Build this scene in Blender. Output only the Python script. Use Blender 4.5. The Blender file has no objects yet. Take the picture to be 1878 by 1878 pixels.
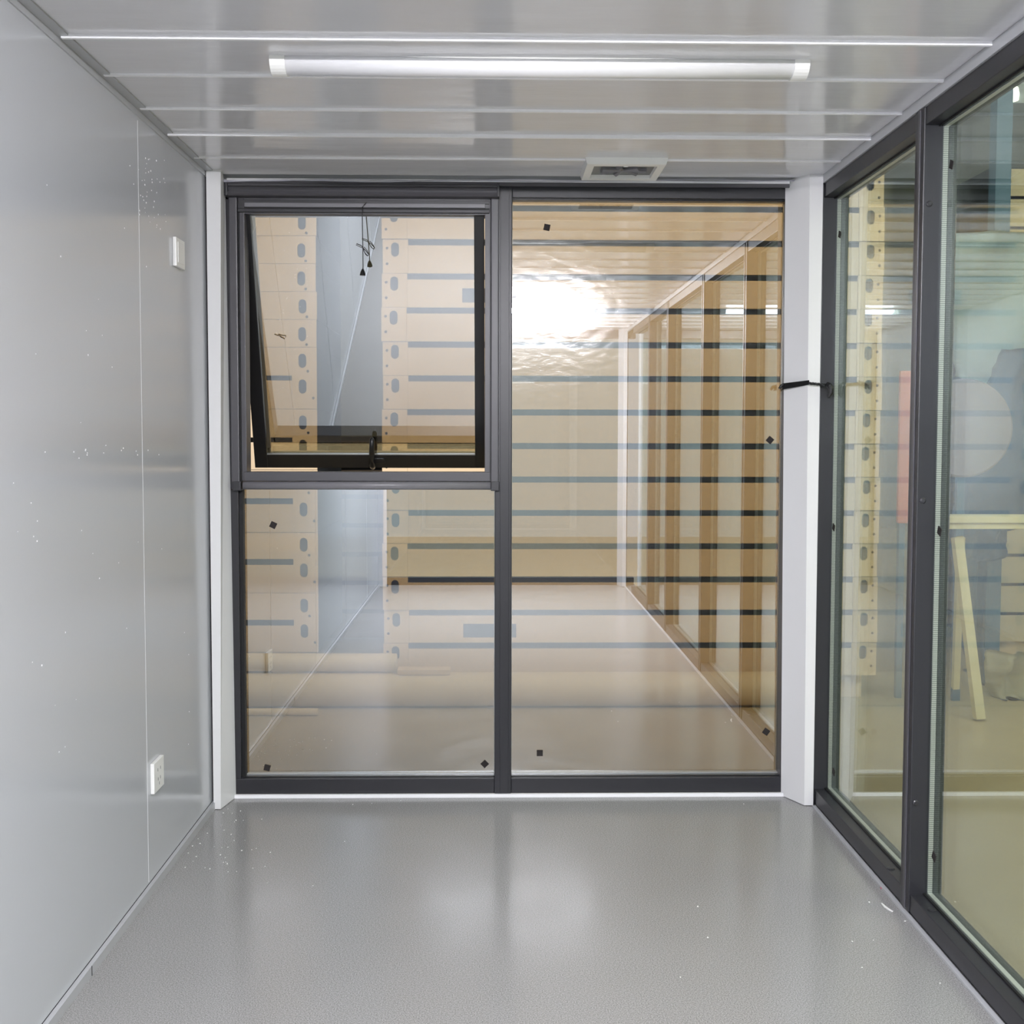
import bpy, bmesh, math, random
from mathutils import Vector, Matrix
random.seed(7)
S = bpy.context.scene
C = S.collection
PI = math.pi

# ------------------------------------------------------------------ camera
F, CX, CY, TH, PS, RO, EYE = 2000., 939., 895., .05, .017, .002, 1.243
cd = bpy.data.cameras.new('camera'); cam = bpy.data.objects.new('camera', cd); C.objects.link(cam)
cd.sensor_width = 36; cd.sensor_fit = 'HORIZONTAL'; cd.lens = 36 * F / 1878
cd.shift_y = -(939 - CY) / 1878; cd.clip_start = .02
ROT = Matrix.Rotation(-PS, 3, 'Z') @ Matrix.Rotation(PI / 2 - TH, 3, 'X') @ Matrix.Rotation(RO, 3, 'Z')
cam.matrix_world = Matrix.Translation((0, 0, EYE)) @ ROT.to_4x4()
S.camera = cam
S.view_settings.view_transform = 'Standard'; S.view_settings.look = 'None'
S.view_settings.exposure = 0.2; S.view_settings.gamma = 1
S.cycles.transparent_max_bounces = 24; S.cycles.max_bounces = 8; S.cycles.glossy_bounces = 5
S.cycles.use_adaptive_sampling = True; S.cycles.adaptive_threshold = .06; S.cycles.diffuse_bounces = 4; S.cycles.sample_clamp_indirect = 6

def at(px, py, ax, v):
    """point seen at (px,py) in the photo frame lying on the plane axis ax = v"""
    d = ROT @ Vector(((px - CX) / F, -(py - CY) / F, -1))
    o = Vector((0, 0, EYE)); return o + d * ((v - o[ax]) / d[ax])

# ------------------------------------------------------------------ materials
def mat(name, col, rough=.5, metal=0, spec=.5, bump=None, coat=0, emit=None, noise=None):
    m = bpy.data.materials.new(name); m.use_nodes = True
    n = m.node_tree.nodes; l = m.node_tree.links; p = n['Principled BSDF']
    p.inputs['Base Color'].default_value = (*col, 1); p.inputs['Roughness'].default_value = rough
    p.inputs['Metallic'].default_value = metal; p.inputs['Specular IOR Level'].default_value = spec
    p.inputs['Coat Weight'].default_value = coat; p.inputs['Coat Roughness'].default_value = .08
    if emit:
        p.inputs['Emission Color'].default_value = (*emit[0], 1); p.inputs['Emission Strength'].default_value = emit[1]
    tc = n.new('ShaderNodeTexCoord')
    if bump:
        sc, st, di = bump[:3]
        t = n.new('ShaderNodeTexNoise'); t.inputs['Scale'].default_value = sc; t.inputs['Detail'].default_value = 3
        mp = n.new('ShaderNodeMapping'); mp.inputs['Scale'].default_value = bump[3] if len(bump) > 3 else (1, 1, 1)
        b = n.new('ShaderNodeBump'); b.inputs['Strength'].default_value = st; b.inputs['Distance'].default_value = di
        l.new(tc.outputs['Object'], mp.inputs[0]); l.new(mp.outputs[0], t.inputs['Vector'])
        l.new(t.outputs[0], b.inputs['Height']); l.new(b.outputs[0], p.inputs['Normal'])
    if noise:                       # (scale, second colour, lo, hi)
        t = n.new('ShaderNodeTexNoise'); t.inputs['Scale'].default_value = noise[0]; t.inputs['Detail'].default_value = 4
        r = n.new('ShaderNodeValToRGB'); r.color_ramp.elements[0].position = noise[2]; r.color_ramp.elements[1].position = noise[3]
        r.color_ramp.elements[0].color = (*col, 1); r.color_ramp.elements[1].color = (*noise[1], 1)
        l.new(tc.outputs['Object'], t.inputs['Vector']); l.new(t.outputs[0], r.inputs[0]); l.new(r.outputs[0], p.inputs['Base Color'])
    return m

def glass(name, tint, refl, rcol, rough=0.0, film=0.0, brough=.2, wave=None):
    m = bpy.data.materials.new(name); m.use_nodes = True
    n = m.node_tree.nodes; l = m.node_tree.links; n.remove(n['Principled BSDF'])
    out = n['Material Output']
    t = n.new('ShaderNodeBsdfTransparent'); t.inputs[0].default_value = (*tint, 1)
    g = n.new('ShaderNodeBsdfGlossy'); g.inputs['Color'].default_value = (*rcol, 1); g.inputs['Roughness'].default_value = rough
    mx = n.new('ShaderNodeMixShader')
    lw = n.new('ShaderNodeLayerWeight'); lw.inputs[0].default_value = .5
    pw = n.new('ShaderNodeMath'); pw.operation = 'POWER'; pw.inputs[1].default_value = 5; l.new(lw.outputs['Facing'], pw.inputs[0])
    ad = n.new('ShaderNodeMath'); ad.operation = 'ADD'; ad.use_clamp = True; ad.inputs[1].default_value = refl
    l.new(pw.outputs[0], ad.inputs[0]); l.new(ad.outputs[0], mx.inputs[0])
    l.new(t.outputs[0], mx.inputs[1]); l.new(g.outputs[0], mx.inputs[2])
    last = mx
    if wave:                        # cling film: fine horizontal wrinkles
        tc = n.new('ShaderNodeTexCoord'); mp = n.new('ShaderNodeMapping'); mp.inputs['Scale'].default_value = wave
        ns = n.new('ShaderNodeTexNoise'); ns.inputs['Scale'].default_value = 1; ns.inputs['Detail'].default_value = 5
        b = n.new('ShaderNodeBump'); b.inputs['Strength'].default_value = .35; b.inputs['Distance'].default_value = .002
        l.new(tc.outputs['Object'], mp.inputs[0]); l.new(mp.outputs[0], ns.inputs['Vector'])
        l.new(ns.outputs[0], b.inputs['Height'])
        g2 = n.new('ShaderNodeBsdfGlossy'); g2.inputs['Roughness'].default_value = brough
        g2.inputs['Color'].default_value = (1, 1, 1, 1)
        l.new(b.outputs[0], g2.inputs['Normal'])
        m2 = n.new('ShaderNodeMixShader'); m2.inputs[0].default_value = film
        l.new(mx.outputs[0], m2.inputs[1]); l.new(g2.outputs[0], m2.inputs[2]); last = m2
    l.new(last.outputs[0], out.inputs['Surface'])
    return m

M = {}
M['ceil'] = mat('ceiling_panel_paint', (.74, .74, .775), .13, 0, .6, bump=(3, .10, .02, (1, 4, 1)))
M['strip'] = mat('ceiling_joint_white', (.95, .95, .98), .4)
M['wall'] = mat('embossed_grey_steel', (.52, .535, .565), .16, 0, .6, bump=(260, .16, .0006, (1, 1, .45)))
M['greytrim'] = mat('grey_folded_trim', (.47, .48, .50), .35, .1)
M['white'] = mat('white_steel', (.80, .80, .81), .38)
M['whitep'] = mat('white_plastic', (.86, .86, .84), .3)
M['dark'] = mat('charcoal_aluminium', (.021, .021, .026), .40, 0, .6, bump=(35, .08, .002, (1, 1, .2)))
M['mid'] = mat('graphite_aluminium', (.072, .070, .080), .40, 0, .6, bump=(60, .1, .002, (1, 1, .2)))
M['light'] = mat('brushed_grey_slat', (.21, .205, .225), .35)
M['black'] = mat('black_plastic', (.008, .008, .009), .28)
M['gasket'] = mat('black_rubber', (.006, .006, .007), .6)
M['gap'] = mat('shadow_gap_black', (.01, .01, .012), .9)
M['spacer'] = mat('spacer_aluminium', (.75, .77, .78), .3, .8)
M['dotted'] = mat('perforated_spacer', (.82, .85, .86), .35, .25)
_n = M['dotted'].node_tree.nodes; _l = M['dotted'].node_tree.links
_w = _n.new('ShaderNodeTexWave'); _w.bands_direction = 'Z'; _w.inputs['Scale'].default_value = 60
_r = _n.new('ShaderNodeValToRGB'); _r.color_ramp.elements[0].position = .25; _r.color_ramp.elements[1].position = .4
_r.color_ramp.elements[0].color = (.42, .46, .47, 1); _r.color_ramp.elements[1].color = (.85, .88, .9, 1)
_l.new([q for q in _n if q.type == 'TEX_COORD'][0].outputs['Object'], _w.inputs['Vector']); _l.new(_w.outputs[1], _r.inputs[0]); _l.new(_r.outputs[0], _n['Principled BSDF'].inputs['Base Color'])
M['brown'] = mat('shade_brown_steel', (.22, .16, .11), .5)  # cream frames darkened to brown: shade of the slit put into the colour
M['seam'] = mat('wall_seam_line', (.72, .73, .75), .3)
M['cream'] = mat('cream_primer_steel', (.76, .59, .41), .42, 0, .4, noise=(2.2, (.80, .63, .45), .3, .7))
M['cream2'] = mat('pale_cream_primer_steel', (.72, .60, .42), .45)
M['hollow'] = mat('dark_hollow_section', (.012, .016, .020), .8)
M['hall'] = mat('hall_concrete', (.50, .41, .27), .38, 0, .5, noise=(5, (.55, .46, .32), .35, .7))
M['roll'] = mat('wrapped_cream_roll', (.74, .62, .45), .5)
M['timber'] = mat('pale_timber', (.72, .64, .42), .6, noise=(9, (.78, .70, .48), .35, .65))
M['blue'] = mat('blue_tarpaulin', (.035, .12, .26), .45)
M['pale'] = mat('pale_blue_sheet', (.55, .70, .80), .35)
M['bluecol'] = mat('blue_grey_steel', (.10, .19, .30), .5)
M['red'] = mat('red_board_paint', (.62, .16, .10), .5)
M['pink'] = mat('faded_red_disc', (.19, .165, .20), .5)
M['bag'] = mat('crumpled_white_film', (.72, .68, .55), .4)
M['lens'] = mat('frosted_diffuser', (.95, .95, .97), .2)
M['lit'] = mat('lit_diffuser', (.9, .9, .9), .3, emit=((.965, .95, 1), 520))
M['hallit'] = mat('hall_lamp_lit', (.9, .9, .9), .3, emit=((1, 1, 1), 6))
M['meshm'] = mat('grey_fan_mesh', (.16, .17, .17), .35, .3)
M['flake'] = mat('white_plastic_shaving', (.9, .9, .88), .5)
M['pinkbit'] = mat('pink_crumb', (.7, .08, .16), .6)
M['cable'] = mat('pale_cable', (.55, .54, .62), .35)
M['pad'] = mat('dark_cork_pad', (.02, .016, .016), .8)
M['soil'] = mat('hall_wall_sheet', (.20, .20, .17), .8)

def floor_mat():
    m = mat('grey_vinyl_floor', (.36, .357, .36), .34, 0, .5)
    n = m.node_tree.nodes; l = m.node_tree.links; p = n['Principled BSDF']
    tc = n.new('ShaderNodeTexCoord')
    a = n.new('ShaderNodeTexNoise'); a.inputs['Scale'].default_value = 340; a.inputs['Detail'].default_value = 2
    b = n.new('ShaderNodeTexNoise'); b.inputs['Scale'].default_value = 2.2; b.inputs['Detail'].default_value = 6
    v = n.new('ShaderNodeTexNoise'); v.inputs['Scale'].default_value = 5; v.inputs['Detail'].default_value = 8
    r = n.new('ShaderNodeValToRGB'); r.color_ramp.elements[0].position = .3; r.color_ramp.elements[1].position = .7
    r.color_ramp.elements[0].color = (.14, .138, .14, 1); r.color_ramp.elements[1].color = (.43, .425, .42, 1)
    mx = n.new('ShaderNodeMix'); mx.data_type = 'RGBA'; mx.inputs[0].default_value = .2
    for t in (a, b, v): l.new(tc.outputs['Object'], t.inputs['Vector'])
    l.new(a.outputs[0], r.inputs[0]); l.new(r.outputs[0], mx.inputs[6])
    r2 = n.new('ShaderNodeValToRGB'); r2.color_ramp.elements[0].color = (.235, .235, .235, 1); r2.color_ramp.elements[1].color = (.32, .32, .32, 1)
    r2.color_ramp.elements[0].position = .3; r2.color_ramp.elements[1].position = .7
    l.new(b.outputs[0], r2.inputs[0]); l.new(r2.outputs[0], mx.inputs[7]); l.new(mx.outputs[2], p.inputs['Base Color'])
    rr = n.new('ShaderNodeMapRange'); rr.inputs[1].default_value = .35; rr.inputs[2].default_value = .65
    rr.inputs[3].default_value = .15; rr.inputs[4].default_value = .21
    l.new(v.outputs[0], rr.inputs[0]); l.new(rr.outputs[0], p.inputs['Roughness'])
    bp = n.new('ShaderNodeBump'); bp.inputs['Strength'].default_value = .06; bp.inputs['Distance'].default_value = .0006
    l.new(a.outputs[0], bp.inputs['Height']); l.new(bp.outputs[0], p.inputs['Normal'])
    return m
M['floor'] = floor_mat()
T0 = (.70, .64, .52)
RC = (.88, .95, 1.0)
M['coat'] = glass('coated_glass', T0, .52, RC)
M['clear'] = glass('clear_glass', (.93, .90, .82), .06, RC)
M['film'] = glass('film_covered_glass', T0, .48, RC, film=.05, brough=.14, wave=(25, 1, 40))
M['rcoat'] = glass('side_coated_glass', (.93, .95, .92), .10, RC)
M['rtint'] = glass('side_tinted_glass', (.80, .82, .73), .05, RC)
M['rclear'] = glass('side_clear_glass', (.93, .94, .90), .05, RC)

# ------------------------------------------------------------------ mesh helpers
class MB:
    def __init__(s): s.bm = bmesh.new()
    def box(s, x0, x1, y0, y1, z0, z1, bev=0, mi=None):
        r = bmesh.ops.create_cube(s.bm, size=1)
        for v in r['verts']:
            v.co = Vector(((x0 + x1) / 2 + v.co.x * (x1 - x0), (y0 + y1) / 2 + v.co.y * (y1 - y0), (z0 + z1) / 2 + v.co.z * (z1 - z0)))
        if bev:
            e = list({e for v in r['verts'] for e in v.link_edges})
            bmesh.ops.bevel(s.bm, geom=e, offset=bev, segments=2, affect='EDGES', profile=.6)
        return s
    def prism(s, pts, z0, z1):          # pts: (x,y) list; z0/z1 may be lists of xy at the top too
        top = pts if not isinstance(z1, tuple) else z1[1]; zt = z1 if not isinstance(z1, tuple) else z1[0]
        a = [s.bm.verts.new((x, y, z0)) for x, y in pts]; b = [s.bm.verts.new((x, y, zt)) for x, y in top]
        n = len(a)
        for i in range(n): s.bm.faces.new((a[i], a[(i + 1) % n], b[(i + 1) % n], b[i]))
        s.bm.faces.new(a[::-1]); s.bm.faces.new(b); return s
    def tube(s, pts, r, seg=10, cap=True):
        pts = [Vector(p) for p in pts]; rs = r if isinstance(r, (list, tuple)) else [r] * len(pts)
        rings = []
        ref = Vector((0, 0, 1))
        for i, p in enumerate(pts):
            d = (pts[min(i + 1, len(pts) - 1)] - pts[max(i - 1, 0)]).normalized()
            if abs(d.dot(ref)) > .97: ref = Vector((1, 0, 0)) if abs(d.x) < .9 else Vector((0, 1, 0))
            u = (ref - d * d.dot(ref)).normalized(); w = d.cross(u)
            rings.append([s.bm.verts.new(p + (u * math.cos(2 * PI * k / seg) + w * math.sin(2 * PI * k / seg)) * rs[i]) for k in range(seg)])
        for a, b in zip(rings, rings[1:]):
            for k in range(seg): s.bm.faces.new((a[k], a[(k + 1) % seg], b[(k + 1) % seg], b[k]))
        if cap: s.bm.faces.new(rings[0][::-1]); s.bm.faces.new(rings[-1])
        return s
    def profile_x(s, prof, x0, x1):     # (y,z) outline swept along x
        a = [s.bm.verts.new((x0, y, z)) for y, z in prof]; b = [s.bm.verts.new((x1, y, z)) for y, z in prof]
        n = len(a)
        for i in range(n): s.bm.faces.new((a[i], a[(i + 1) % n], b[(i + 1) % n], b[i]))
        s.bm.faces.new(a[::-1]); s.bm.faces.new(b); return s
    def build(s, name, m, parent=None, smooth=False, mats=None):
        bmesh.ops.recalc_face_normals(s.bm, faces=s.bm.faces)
        me = bpy.data.meshes.new(name); s.bm.to_mesh(me); s.bm.free()
        for k in (mats or [m]): me.materials.append(k)
        if smooth:
            for p in me.polygons: p.use_smooth = True
        o = bpy.data.objects.new(name, me); C.objects.link(o)
        if parent: o.parent = parent
        return o

def tag(o, label=None, cat=None, group=None, kind=None):
    if label: o['label'] = label
    if cat: o['category'] = cat
    if group: o['group'] = group
    if kind: o['kind'] = kind
    return o
def empty(name, loc=(0, 0, 0)):
    o = bpy.data.objects.new(name, None); C.objects.link(o); o.location = loc; o.empty_display_size = .05; return o
def plate(name, outline, holes, y0, thick, m, parent=None):
    """flat plate in the x-z plane with real holes, extruded along y"""
    cu = bpy.data.curves.new('tmp', 'CURVE'); cu.dimensions = '2D'; cu.fill_mode = 'BOTH'; cu.extrude = thick / 2
    for ring in [outline] + holes:
        sp = cu.splines.new('POLY'); sp.points.add(len(ring) - 1); sp.use_cyclic_u = True
        for p, (x, z) in zip(sp.points, ring): p.co = (x, z, 0, 1)
    t = bpy.data.objects.new('tmp', cu); C.objects.link(t)
    bpy.context.view_layer.update()
    dg = bpy.context.evaluated_depsgraph_get()
    me = bpy.data.meshes.new_from_object(t.evaluated_get(dg)); me.name = name
    for v in me.vertices: v.co = Vector((v.co.x, y0 + thick / 2 - v.co.z, v.co.y))
    me.flip_normals() if False else None
    bpy.data.objects.remove(t); bpy.data.curves.remove(cu)
    me.materials.clear(); me.materials.append(m)
    o = bpy.data.objects.new(name, me); C.objects.link(o)
    if parent: o.parent = parent
    return o
def rect(x0, x1, z0, z1): return [(x0, z0), (x1, z0), (x1, z1), (x0, z1)]
def capsule(cx, cz, hw, hh, n=8):
    p = []
    for k in range(n + 1): a = PI * k / n; p.append((cx + hw * math.cos(a), cz + (hh - hw) + hw * math.sin(a)))
    for k in range(n + 1): a = PI + PI * k / n; p.append((cx + hw * math.cos(a), cz - (hh - hw) + hw * math.sin(a)))
    return p
def circ(cx, cz, r, n=12): return [(cx + r * math.cos(2 * PI * k / n), cz + r * math.sin(2 * PI * k / n)) for k in range(n)]
def children(o): return [c for c in bpy.data.objects if c.parent == o]
def copy_tree(o, parent=None):
    kids = children(o)
    c = o.copy(); C.objects.link(c); c.parent = parent
    for k in kids: copy_tree(k, c)
    return c

# ------------------------------------------------------------------ room shell
XL, XR = -.93, 1.075
H = 2.087
YB = -1.45                       # far end of the cabin behind the camera
YW = 3.68                        # inner face of the rear window framing
YG = 3.725                       # room face of the rear glass
XG = 1.115                       # room face of the side glass
tag(MB().box(XL - .06, XR + .09, YB - .1, 3.80, -.12, 0).build('floor', M['floor']), kind='structure')
ce = MB().box(XL - .06, XR + .09, YB - .1, 3.625, H, H + .09).build('ceiling', M['ceil']); tag(ce, kind='structure')
jy = [at(905, y, 2, H).y for y in (68, 139, 200, 246, 290, 328)]
th = [.0075, .005, .0055, .008, .004, .005]
y = jy[0]
while y > YB + .3:
    y -= .253; jy.append(y); th.append(.006)
for y, t in zip(jy, th):
    MB().box(XL + .012, XR - .002, y, y + .010, H - t * 1.2, H + .002, .0012).build('joint_strip', M['strip'], ce)
# header above the rear window
hd = MB().box(XL - .06, XR + .09, 3.655, 3.80, at(900, 341, 1, 3.68).z + .0, H + .09).build('trim_1', M['greytrim'], None); tag(hd, kind='structure')
zt = at(900, 334, 1, 3.67).z
hx0, hx1 = at(416, 335, 1, 3.65).x, at(1448, 335, 1, 3.65).x
MB().box(hx0, hx1, 3.648, 3.656, zt - .005, zt + .004, .001).build('edge_strip', M['strip'], hd)
MB().box(hx0, hx1, 3.648, 3.655, at(900, 341, 1, 3.65).z, zt - .005).build('header_face', M['mid'], hd)
MB().box(XL - .06, XR + .09, 3.625, 3.656, H + .025, H + .05).build('recess_board', M['gap'], hd)

wl = MB().box(XL - .06, XL, YB - .1, 3.655, 0, H).build('wall_left', M['wall']); tag(wl, kind='structure')
for ys in (2.905, 1.75, .6, -.55):
    MB().box(XL, XL + .0006, ys, ys + .0018, .03, H - .03).build('panel_joint', M['seam'], wl)
sp_ = MB(); rw = random.Random(5)
for k in range(95):
    if k < 45: px, py = rw.gauss(272, 14), rw.uniform(290, 420)
    elif k < 60: px, py = rw.uniform(80, 300), rw.gauss(832, 6)
    else: px, py = rw.uniform(20, 360), rw.uniform(300, 1400)
    c = at(px, py, 0, XL); q_ = rw.uniform(.0006, .0018)
    if c.y < 3.5: sp_.box(XL, XL + .0008, c.y - q_, c.y + q_, c.z - q_, c.z + q_)
tag(sp_.build('dust_specks', M['strip'], wl), kind='stuff')
tag(MB().box(XL, XL + .028, YB, 3.62, H - .004, H - .0005).box(XL, XL + .004, YB, 3.62, H - .02, H - .004).build('trim_2', M['greytrim']), kind='structure')
bb = MB()
bb.prism([(XL, YB), (XL + .012, YB), (XL + .012, 3.6), (XL, 3.6)], 0, .024)
b_ = bb.build('baseboard_left', M['greytrim']); tag(b_, kind='structure')
yj = at(154, 1783, 2, .01).y
MB().box(XL + .0118, XL + .013, yj, yj + .002, .001, .024).build('joint', M['gap'], b_)
MB().box(XL + .0001, XL + .0006, YB, 3.6, .024, .026).build('shadow_gap', M['gap'], b_)
zs = at(900, 1459, 1, YW).z
tag(MB().box(-.93, 1.07, 3.668, 3.68, 0, .012, .001).build('baseboard_rear', M['strip']), kind='structure')
tag(MB().box(XR - .012, XR, YB, 3.56, 0, .007, .001).build('baseboard_right', M['greytrim']), kind='structure')
tag(MB().box(XR - .004, XR + .012, YB, 3.58, H - .028, H - .0005, .001).build('trim_3', M['greytrim']), kind='structure')

# corner covers
def cover(name, near, far, wallx, ynear):
    """folded white cover: near=(x_bottom,x_top) of its front crease, far likewise where it meets the window"""
    a = [(wallx, ynear), (near[0], ynear), (far[0], 3.679), (wallx, 3.679)]
    b = [(wallx, ynear), (near[1], ynear), (far[1], 3.679), (wallx, 3.679)]
    o = MB().prism(a, .002, (H + .0, b)).build(name, M['white']); tag(o, kind='structure'); return o
cover('trim_4', (at(405, 1487, 1, 3.56).x, at(405, 325, 1, 3.56).x), (at(433, 1455, 1, 3.68).x, at(413, 340, 1, 3.68).x), -.923, 3.56)
cover('trim_5', (at(1475, 1477, 1, 3.575).x, at(1485, 326, 1, 3.575).x), (at(1432, 1455, 1, 3.68).x, at(1440, 340, 1, 3.68).x), 1.071, 3.575)
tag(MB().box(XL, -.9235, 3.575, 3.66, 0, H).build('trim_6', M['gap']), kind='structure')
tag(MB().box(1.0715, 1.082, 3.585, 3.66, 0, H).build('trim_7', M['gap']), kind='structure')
print('post', at(433, 1455, 1, 3.68).x, at(413, 340, 1, 3.68).x, at(1432, 1455, 1, 3.68).x, at(1440, 340, 1, 3.68).x)

# ------------------------------------------------------------------ glass units
def igu_y(parent, x0, x1, z0, z1, y, front, back, gap=.012, t=.005):
    """double glazed unit facing -y: room sheet, outer sheet, aluminium spacer"""
    a = MB().box(x0, x1, y, y + t, z0, z1)
    o = a.build('glass_pane', M['clear'], parent, mats=[M[back], M[front]])
    for p in o.data.polygons: p.material_index = 1 if p.normal.y < -.5 else 0
    MB().box(x0, x1, y + t + gap, y + 2 * t + gap, z0, z1).build('outer_pane', M[back], parent)
    w = .012; yy = (y + t + .001, y + t + gap - .001)
    s = MB().box(x0, x1, *yy, z0, z0 + w).box(x0, x1, *yy, z1 - w, z1).box(x0, x0 + w, *yy, z0 + w, z1 - w).box(x1 - w, x1, *yy, z0 + w, z1 - w)
    s.build('spacer', M['spacer'], parent); return o
def igu_x(parent, y0, y1, z0, z1, x, front, back, gap=.014, t=.005):
    o = MB().box(x, x + t, y0, y1, z0, z1).build('glass_pane', M['clear'], parent, mats=[M[back], M[front]])
    for p in o.data.polygons: p.material_index = 1 if p.normal.x < -.5 else 0
    MB().box(x + t + gap, x + 2 * t + gap, y0, y1, z0, z1).build('outer_pane', M['rtint'], parent)
    w = .012; xx = (x + t + .001, x + t + gap - .001)
    s = MB().box(*xx, y0, y1, z0, z0 + w).box(*xx, y0, y1, z1 - w, z1).box(*xx, y0, y0 + w, z0 + w, z1 - w).box(*xx, y1 - w, y1, z0 + w, z1 - w)
    s.build('spacer', M['dotted'], parent); return o

zb0 = .012; zb1 = at(900, 1427, 1, YW).z; ztop = at(1100, 341, 1, YW).z; zt1 = at(1100, 363, 1, YW).z
mx0, mx1 = at(907, 1200, 1, YW).x, at(938, 1200, 1, YW).x
xl1 = at(443, 1200, 1, YW).x; xr1 = at(1434, 1200, 1, YW).x
ZT = at(600, 883, 1, YW).z; ZTl = at(600, 899, 1, YW).z; ZTu = at(600, 866, 1, YW).z
# window_1: lower left fixed light
w1 = empty('window_1', (0, YW, 0)); tag(w1, kind='structure')
def P(mb, name, m, par, smooth=False):
    o = mb.build(name, m, par, smooth)
    o.matrix_parent_inverse = Matrix.Translation(-par.location) if par.location.length else Matrix(); return o
def fixp(par):
    for c in children(par): c.matrix_parent_inverse = Matrix.Translation(-par.location)
fr = MB().box(-.93, mx0, YW, YW + .075, zb0, zb1, .002)
fr.box(-.93, xl1 - .006, YW + .001, YW + .075, zb1, ZTl, .002)
P(fr, 'frame', M['dark'], w1)
P(MB().box(xl1 - .006, xl1 + .006, YW + .018, YW + .044, zb1, ZTl), 'glazing_bead', M['gasket'], w1)
P(MB().box(xl1, mx0, YW + .015, YG - .001, zb1 - .002, zb1 + .003, .001), 'sill_bead', M['black'], w1)
P(MB().box(xl1, mx0, YG - .010, YG - .002, zb1 + .003, zb1 + .007), 'sill_strip', M['spacer'], w1)
igu_y(w1, xl1 - .01, mx0 + .01, zb1 - .01, ZTl + .02, YG, 'coat', 'clear')
# window_2: tall right fixed light with the common mullion
w2 = empty('window_2', (0, YW, 0)); tag(w2, kind='structure')
P(MB().box(mx0, mx1, YW - .006, YW + .075, zb0, ztop, .003), 'mullion', M['dark'], w2)
P(MB().box(mx0 + .018, mx1 - .010, YW - .0085, YW - .005, zb0 + .002, ztop - .002, .001), 'mullion_rib', M['dark'], w2)
P(MB().box(mx1, 1.06, YW, YW + .075, zb0, zb1, .002), 'bottom_rail', M['dark'], w2)
P(MB().box(mx1, 1.06, YW, YW + .075, zt1, ztop, .002), 'top_rail', M['dark'], w2)
P(MB().box(xr1, 1.06, YW + .001, YW + .075, zb1, zt1, .002), 'jamb', M['dark'], w2)
P(MB().box(mx1, xr1, YW + .015, YG - .001, zb1 - .002, zb1 + .003, .001).box(mx1, xr1, YW + .015, YG - .001, zt1 - .006, zt1 + .002, .001), 'glazing_bead', M['black'], w2)
P(MB().box(mx1, xr1, YG - .010, YG - .002, zb1 + .003, zb1 + .007), 'sill_strip', M['spacer'], w2)
igu_y(w2, mx1 - .01, xr1 + .01, zb1 - .01, zt1 + .01, YG, 'film', 'clear')
# window_3: top hung opening light with insect screen cassette
w3 = empty('window_3', (0, YW, 0)); tag(w3, kind='structure')
X = lambda px, py=600, Y=YW - .012: at(px, py, 1, Y).x
Z = lambda py, Y=YW - .012: at(660, py, 1, Y).z
ca = [(3.70, Z(338)), (3.652, Z(338)), (3.645, Z(341)), (3.645, Z(344)), (3.652, Z(346)), (3.650, Z(351)), (3.652, Z(354)), (3.644, Z(355)), (3.642, Z(359)), (3.648, Z(362)), (3.70, Z(362))]
P(MB().profile_x(ca, X(415, 350), X(915, 350)), 'screen_cassette', M['mid'], w3)
P(MB().box(X(415, 350) - .001, X(415, 350) + .010, 3.640, 3.70, Z(363), Z(338), .003).box(X(915, 350) - .006, X(915, 350) + .002, 3.640, 3.70, Z(363), Z(338), .002), 'end_cap', M['dark'], w3)
fs = MB().box(X(418, 362), X(434, 380), YW - .010, YW + .07, Z(898), Z(362), .004).box(X(434, 380), X(448), YW + .004, YW + .07, Z(883), Z(363), .002)
fs.box(X(900), X(915), YW - .010, YW + .07, Z(898), Z(362), .004).box(X(889), X(900), YW + .004, YW + .07, Z(883), Z(363), .002)
P(fs, 'frame_stile', M['mid'], w3)
P(MB().box(-.93, X(418, 362) + .002, YW + .012, YW + .07, Z(898), Z(338)).box(-.93, mx0 + .002, YW + .012, YW + .07, Z(364), Z(338)), 'back_frame', M['dark'], w3)
P(MB().box(X(434, 380) + .002, X(434, 380) + .005, YW - .004, YW + .006, Z(883), Z(390)).box(X(899), X(899) + .003, YW - .004, YW + .006, Z(883), Z(390)), 'screen_track', M['gasket'], w3)
P(MB().box(X(443), X(900), YW - .002, YW + .07, Z(883), Z(866), .002), 'transom', M['mid'], w3)
tr = [(3.70, Z(883.5)), (3.668, Z(883.5)), (3.661, Z(886)), (3.658, Z(890)), (3.661, Z(895)), (3.668, Z(898)), (3.70, Z(898))]
P(MB().profile_x(tr, X(443), X(900)), 'transom_roll', M['light'], w3, True)
P(MB().box(X(427, 890), X(443, 890), 3.655, YW + .02, Z(900), Z(883), .003).box(X(900, 890), X(916, 890), 3.655, YW + .02, Z(900), Z(883), .003), 'corner_block', M['dark'], w3)
P(MB().box(X(434, 380), X(898, 380), YW + .006, YW + .07, Z(391), Z(362)), 'head_frame', M['mid'], w3)
pb = P(MB().box(X(435, 380), X(898, 380), YW - .006, YW + .006, Z(389), Z(382.5), .002).box(X(435, 380), X(898, 380), YW - .002, YW + .006, Z(372), Z(366), .001).box(X(435, 380), X(447, 380), YW - .004, YW + .006, Z(382), Z(371)), 'pull_bar', M['dark'], w3)
P(MB().box(X(447, 380), X(890, 380), YW - .005, YW + .005, Z(379.5), Z(371.5), .002), 'slat', M['light'], w3)
P(MB().box(X(435, 380), X(898, 380), YW - .001, YW + .006, Z(382.5), Z(379.5)), 'seal', M['gasket'], w3)
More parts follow.
